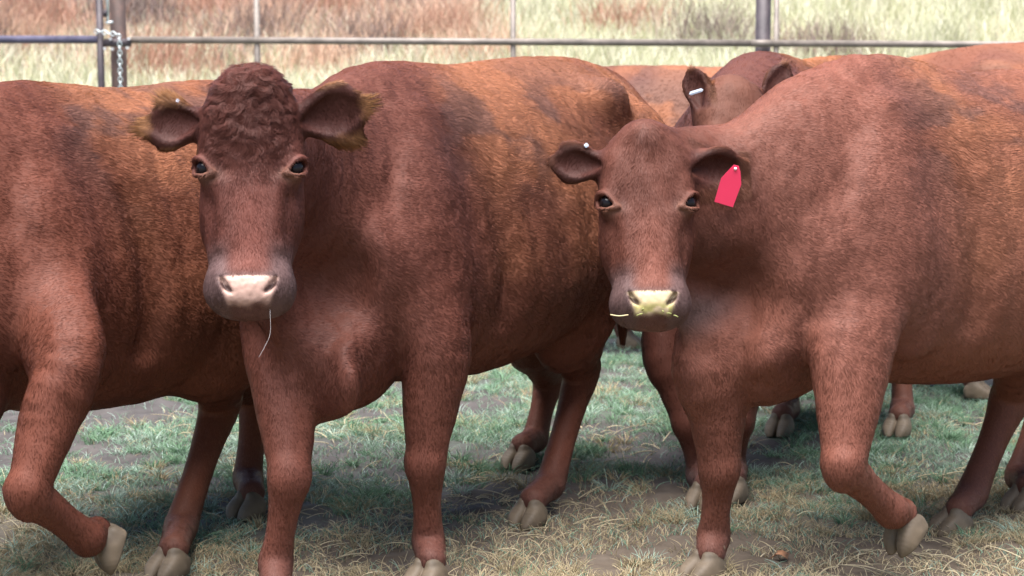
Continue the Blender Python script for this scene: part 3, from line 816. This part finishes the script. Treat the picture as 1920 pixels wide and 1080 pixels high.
wd_ = scatter(260, -10, 7, 21.5, 40, lambda q: sstep(.3, .6, sstep(.42, .56, fbm(q, (.35, .12, 1), 141, 4) + .12 * sstep(2.5, -5, q[:, 0]) - .10 * sstep(1, 5, q[:, 0]) + .10 * sstep(24, 34, q[:, 1]))) * .9 + .06)
q = np.repeat(wd_, 420, 0); m_ = len(q); q[:, :2] += rng.normal(0, .28, (m_, 2)); q[:, 2] = ground_z(q[:, 0], q[:, 1])
wt = np.repeat(rng.random(len(wd_)), 420)[:, None]
wc = np.where(wt < .45, np.array((.40, .215, .15)), np.where(wt < .75, np.array((.22, .16, .14)), np.array((.58, .39, .28)))) * rng.uniform(.6, 1.3, (m_, 1))
P = np.vstack([P, q]); g = np.vstack([g, wc]); n0 = n; n = len(P)
hgt = np.concatenate([rng.uniform(.16, .55, n0), rng.uniform(.25, .85, m_)]) * np.clip(.5 + fbm(P * (1, 1, 0), (.8, .8, 1), 172, 2), .5, 1.3)
tag(blades('bank_grass', P, hgt, rng.uniform(.003, .0065, n) * (.6 + P[:, 1] / 40), np.clip(g, .02, .9), lean=.55), 'tall pale grass and rusty weeds on the bank beyond the pipe fence', 'grass', kind='stuff')

# ------------------------------------------------------------------ pipe fence, gate, chain
def M_pipe(name, a, b, rough=.55, nscale=9):
    m, t, bs = mat_new(name)
    tc = N(t, 'ShaderNodeTexCoord'); nz = N(t, 'ShaderNodeTexNoise'); nz.inputs['Scale'].default_value = nscale; nz.inputs['Detail'].default_value = 9; nz.inputs['Roughness'].default_value = .7
    cr = N(t, 'ShaderNodeValToRGB'); cr.color_ramp.elements[0].position = .40; cr.color_ramp.elements[1].position = .62
    cr.color_ramp.elements[0].color = (*a, 1); cr.color_ramp.elements[1].color = (*b, 1)
    t.links.new(tc.outputs['Object'], nz.inputs['Vector']); t.links.new(nz.outputs[0], cr.inputs[0]); t.links.new(cr.outputs[0], bs.inputs['Base Color'])
    bs.inputs['Roughness'].default_value = rough; bs.inputs['Metallic'].default_value = .1
    return m
M_POST = M_pipe('rusty_steel', (.055, .034, .029), (.105, .058, .046), .7)
M_DARKP = M_pipe('dark_steel', (.04, .031, .036), (.075, .058, .064), .55)
M_RAIL = M_pipe('weathered_steel', (.15, .125, .105), (.24, .20, .17), .5)
M_GATE = M_pipe('purple_grey_steel', (.085, .078, .12), (.15, .138, .20), .4)
M_CHAIN = mat_plain('galvanised', (.62, .68, .68), rough=.4, metal=.55, noise=.2)
M_BOLT = mat_plain('bolt_steel', (.75, .74, .74), rough=.35, metal=.5, noise=.2)

def tube_geo(pts, r, nseg=14, closed=False, cap=True):
    pts = np.asarray(pts, float); n = len(pts); vs, fs = [], []
    for i in range(n):
        if closed: t = pts[(i + 1) % n] - pts[i - 1]
        else: t = pts[min(i + 1, n - 1)] - pts[max(i - 1, 0)]
        t = unit(t); ref = V(0, 0, 1) if abs(t[2]) < .9 else V(0, 1, 0)
        u = unit(np.cross(ref, t)); v = np.cross(t, u)
        for k in range(nseg):
            a = 2 * math.pi * k / nseg; vs.append(pts[i] + (u * math.cos(a) + v * math.sin(a)) * r)
    for i in range(n if closed else n - 1):
        for k in range(nseg):
            a, b = i * nseg, ((i + 1) % n) * nseg; k2 = (k + 1) % nseg
            fs.append((a + k, a + k2, b + k2, b + k))
    if cap and not closed:
        fs.append(tuple(range(nseg - 1, -1, -1))); fs.append(tuple((n - 1) * nseg + k for k in range(nseg)))
    return vs, fs
def tube_obj(name, pts, r, mat, parent=None, nseg=14, closed=False): 
    v, f = tube_geo(pts, r, nseg, closed); return new_mesh(name, v, f, mat, parent)
def merged(name, geos, mat, parent=None):
    vs, fs = [], []
    for v, f in geos: b = len(vs); vs += list(v); fs += [tuple(i + b for i in q) for q in f]
    return new_mesh(name, vs, fs, mat, parent)
def empty(name, loc):
    e = bpy.data.objects.new(name, None); e.empty_display_size = .2; e.location = loc; COL.objects.link(e); return e

FY = 12.2
fx = lambda px, Y=FY: (px - 960) * Y / FPX
rail_z = lambda px: CAM_H + (90 - (73.5 + px / 1920 * 10.5)) * FY / FPX
# posts
def post(px, Y, r, top, label, mat):
    e = empty('fence_post', (fx(px, Y), Y, 0))
    tube_obj('pipe', [(0, 0, -.3), (0, 0, top)], r, mat, e, 24)
    v, f = tube_geo([(0, 0, top), (0, 0, top + .012)], r + .008, 24)
    new_mesh('cap', v, f, mat, e)
    return tag(e, label, 'fence post', 'steel posts of the pen fence')
post(227.5, FY + .07, .0475, 1.86, 'thick rust brown steel post beside the chained gate', M_POST)
post(1427, FY + .075, .046, 1.90, 'thick dark grey steel post on the right, above red tagged cow', M_DARKP)
def panel(x0, x1, uprights, label):
    e = empty('pipe_fence', ((x0 + x1) / 2, FY, 0)); c = (x0 + x1) / 2
    px = lambda x: 960 + x * FPX / FY
    for k, dz in enumerate((0, -.30, -.58, -.84, -1.06)):
        tube_obj('rail', [(x0 - c, 0, rail_z(px(x0)) + dz), (x1 - c, 0, rail_z(px(x1)) + dz)], .0205 if k == 0 else .017, M_RAIL, e, 16)
    for u, r in uprights:
        tube_obj('upright', [(u - c, .012, .06), (u - c, .012, 1.80)], r, M_RAIL, e, 12)
    return tag(e, label, 'fence panel', 'pipe panels of the pen fence')
panel(fx(252), fx(1404), [(fx(485), .018), (fx(962), .0165), (fx(268), .015)][:2], 'long tan pipe fence panel with two uprights between the posts')
panel(fx(1446), fx(2600), [(fx(1452), .0155), (fx(1930), .0165), (fx(2410), .0165)], 'tan pipe fence panel starting at dark post and leaving frame right')
# short stub of rail across the right post, welded saddle
e = empty('rail_saddle', (fx(1425), FY, rail_z(1425)))
tube_obj('sleeve', [(-fx(1425) + fx(1404), 0, 0), (-fx(1425) + fx(1446), 0, -.0005)], .022, M_RAIL, e, 16)
tag(e, 'tan pipe sleeve joining the rails across dark grey post', 'rail sleeve')
# gate
ge = empty('gate', (fx(-300), FY - .02, 0)); gx = fx(-300)
gz = lambda px: CAM_H + (90 - (74 - px * .002)) * FY / FPX
for k, dz in enumerate((0, -.38, -.63, -.85, -1.04)):
    tube_obj('rail', [(fx(-800) - gx, 0, gz(0) + dz), (fx(190) - gx, 0, gz(190) + dz - .003)], .0235 if k == 0 else .019, M_GATE, ge, 16)
tube_obj('stile', [(fx(195) - gx, 0, .18), (fx(195) - gx, 0, 1.78)], .0215, M_DARKP, ge, 16)
tube_obj('stile', [(fx(-800) - gx, 0, .18), (fx(-800) - gx, 0, 1.78)], .0215, M_DARKP, ge, 16)
tag(ge, 'purple grey pipe gate at left edge, chained to rusty post', 'gate')
# clamp with bolts on the post
ce = empty('pipe_clamp', (fx(227.5), FY - .02, rail_z(227)))
xo = lambda px: fx(px) - fx(227.5)
merged('band', [tube_geo([(xo(203), .0, -.018), (xo(252), .0, -.018)], .024, 14)], M_DARKP, ce)
for px, dz in ((205, -.052), (219, -.055), (216, .004), (250, .006), (247, -.048)):
    v, f = tube_geo([(xo(px), -.022, dz), (xo(px), -.040, dz)], .0095, 6); new_mesh('bolt', v, f, M_BOLT, ce, smooth=False)
tag(ce, 'dark steel clamp with bright bolts on the rusty post', 'clamp')
# gate latch hardware above
le = empty('gate_latch', (fx(211), FY - .02, 1.45))
v, f = tube_geo([(xo(210) + .05 - .05 - xo(211), 0, .02), (xo(210) - xo(211), 0, .34)], .009, 10); new_mesh('rod', v, f, M_CHAIN, le)
v, f = tube_geo([(xo(203) - xo(211), 0, .075), (xo(209) - xo(211), 0, .075)], .022, 12); new_mesh('collar', v, f, M_DARKP, le)
v, f = tube_geo([(xo(207) - xo(211), -.01, .018), (xo(220) - xo(211), -.01, .024)], .008, 10); new_mesh('foot_plate', v, f, M_CHAIN, le)
tag(le, 'pale latch rod standing between gate stile and rusty post', 'gate latch')
# chain: links wrap round stile and post, tail hangs down
he = empty('chain', (fx(233), FY - .075, rail_z(227)))
def link_geo(c, d, flip, ln=.034, w=.012, r=.0034):
    d = unit(d); ref = V(0, 1, 0) if abs(d[1]) < .9 else V(0, 0, 1)
    s = unit(np.cross(d, ref)); q = np.cross(d, s); s = q if flip else s
    P = [c + d * (math.sin(a) * .5 * ln * (1.0)) + s * (w * math.cos(a)) for a in np.linspace(0, 2 * math.pi, 14, endpoint=False)]
    return tube_geo(P, r, 6, closed=True)
ox = fx(233)
path = [V(fx(234) - ox, 0, -.30 + i * .026) for i in range(13)]
path += [V(fx(232) - ox, 0, .03), V(fx(226) - ox, -.004, .036), V(fx(218) - ox, 0, .034), V(fx(210) - ox, .01, .040), V(fx(202) - ox, .015, .046), V(fx(194) - ox, .012, .050), V(fx(187) - ox, .03, .046)]
for i in range(len(path) - 1):
    v, f = link_geo((path[i] + path[i + 1]) / 2, path[i + 1] - path[i], i % 2, ln=np.linalg.norm(path[i + 1] - path[i]) * 1.35)
    new_mesh('link', v, f, M_CHAIN, he)
tag(he, 'galvanised chain wrapped over gate and post with its end hanging', 'chain')

# ------------------------------------------------------------------ ear tags, clips, straw at the mouths
def local_box(name, parent, c, ax, ay, az, sx, sy, sz, mat, bev=.003):
    """a bevelled plate, axes in the parent's space"""
    me = bpy.data.meshes.new(name); import bmesh
    bm = bmesh.new(); bmesh.ops.create_cube(bm, size=1)
    for v in bm.verts: v.co = (v.co.x * sx, v.co.y * sy, v.co.z * sz)
    bmesh.ops.bevel(bm, geom=bm.edges[:], offset=min(bev, min(sx, sy, sz) * .4), segments=2, affect='EDGES')
    bm.to_mesh(me); bm.free()
    o = bpy.data.objects.new(name, me); COL.objects.link(o); me.materials.append(mat); o.parent = parent
    o.matrix_local = Matrix.Translation(c.tolist()) @ Matrix(np.column_stack([ax, ay, az]).tolist()).to_4x4()
    return o
def ear_point(info, side, t, w, b=.0):
    base, dr, face, el, ew, up = info['ears'][side]
    return base + dr * el * t + up * ew * w + face * b
def clip_on(key, side, t, w, b=.02, size=(.013, .008, .016)):
    i = INFO[key]; base, dr, face, el, ew, up = i['ears'][side]
    o = local_box('ear_clip', i['o'], ear_point(i, side, t, w, b), dr, face, np.cross(dr, face), *size, M_CLIP)
    return o
i = INFO['C']; toL = lambda p: i['R'].T @ (np.asarray(p) - i['org'])
dl = lambda d: i['R'].T @ np.asarray(d, float)
ctr = toL(world_at(1368, 349, 4.80)); az = unit(dl((.30, -.12, 1))); ax = unit(np.cross(dl((0, 1, 0)), az)); ay = np.cross(az, ax)
import bmesh
me = bpy.data.meshes.new('ear_tag'); bm = bmesh.new()
out = [(-.023, -.046), (.023, -.046), (.025, .012), (.014, .040), (.006, .052), (-.006, .052), (-.012, .040), (-.025, .012)]
lo = [bm.verts.new((a, -.0015, b)) for a, b in out]; hi_ = [bm.verts.new((a, .0015, b)) for a, b in out]
bm.faces.new(lo); bm.faces.new(hi_[::-1])
for k in range(len(out)): bm.faces.new((lo[k], hi_[k], hi_[(k + 1) % len(out)], lo[(k + 1) % len(out)]))
bmesh.ops.recalc_face_normals(bm, faces=bm.faces[:]); bm.to_mesh(me); bm.free(); me.materials.append(M_TAG)
t_ = bpy.data.objects.new('ear_tag', me); COL.objects.link(t_); t_.parent = i['o']
t_.matrix_local = Matrix.Translation(ctr.tolist()) @ Matrix(np.column_stack([ax, ay, az]).tolist()).to_4x4()
t_['label'] = 'plain red plastic ear tag'
b_ = uv_ball('tag_button', .004, M_CLIP, t_, 10, 6); b_.location = (0, -.003, .044)
clip_on('B', 0, .50, -.44, .016, (.011, .007, .011)); clip_on('C', 0, .45, -.46, .018, (.011, .007, .011))
clip_on('F', 0, .5, .0, .028, (.010, .008, .040))
def stem(name, pts, r, mat, label, cat):
    P = catmull(np.array(pts), 4); v, f = tube_geo(P, r, 6); return tag(new_mesh(name, v, f, mat), label, cat)
i = INFO['C']; toW = lambda p: i['R'] @ p + i['org']
H = i['H']
stem('straw', [toW(H(.975, -.12, .0)), toW(H(.98, -.165, .0)), toW(H(.972, -.205, -.005))], .0014, M_STRAW, 'pale straw sticking out of the red tagged cow\'s mouth', 'straw')
M_CUD = mat_plain('chewed_grass', (.24, .25, .08), rough=.6, noise=.3)
for k in range(6):
    u0 = rng.uniform(-.10, .11); a0 = rng.uniform(.955, .99)
    p0 = H(a0, u0, .018); d = (i['U'] * rng.uniform(-1, 1) + i['A'] * rng.uniform(-.3, .5) + i['N'] * .15)
    q = [toW(p0), toW(p0 + d * .008 + i['N'] * .003), toW(p0 + d * .015)]
    stem('grass_bit', q, .0016, M_CUD, 'yellow green grass bit stuck to the red tagged cow\'s nose', 'grass bit')['group'] = 'grass bits on the nose'
i = INFO['B']; toW = lambda p: i['R'] @ p + i['org']; H = i['H']
M_DROOL = mat_plain('drool', (.6, .55, .55), rough=.15, noise=.05)
p0 = toW(H(.99, .085, -.05))
stem('drool_strand', [p0, p0 + V(0, .0, -.05), p0 + V(-.012, 0, -.08), p0 + V(-.026, .0, -.105)], .00042, M_DROOL, 'thin strand of drool hanging from the curly headed cow\'s mouth', 'drool')
# fallen leaf
M_LEAF = mat_plain('dry_leaf', (.42, .20, .10), rough=.7, noise=.25)
def leaf(p, r, yaw, label):
    n = 10; vs = [(0, 0, .012)]; 
    for k in range(n):
        a = 2 * math.pi * k / n; q = r * (.75 + .35 * abs(math.cos(2.5 * a))); vs.append((q * math.cos(a), q * .8 * math.sin(a), .004 + .010 * math.sin(2 * a)))
    fs = [(0, 1 + k, 1 + (k + 1) % n) for k in range(n)]
    o = new_mesh('fallen_leaf', vs, fs, M_LEAF); o.location = p.tolist(); o.rotation_euler.z = yaw
    sm = o.modifiers.new('solid', 'SOLIDIFY'); sm.thickness = .0015
    return tag(o, label, 'leaf')
g_ = ground_at(1462, 1044); g_[2] = ground_z(g_[None, 0], g_[None, 1])[0] + .012
leaf(g_, .028, .5, 'small orange brown leaf lying on the ground, bottom right')
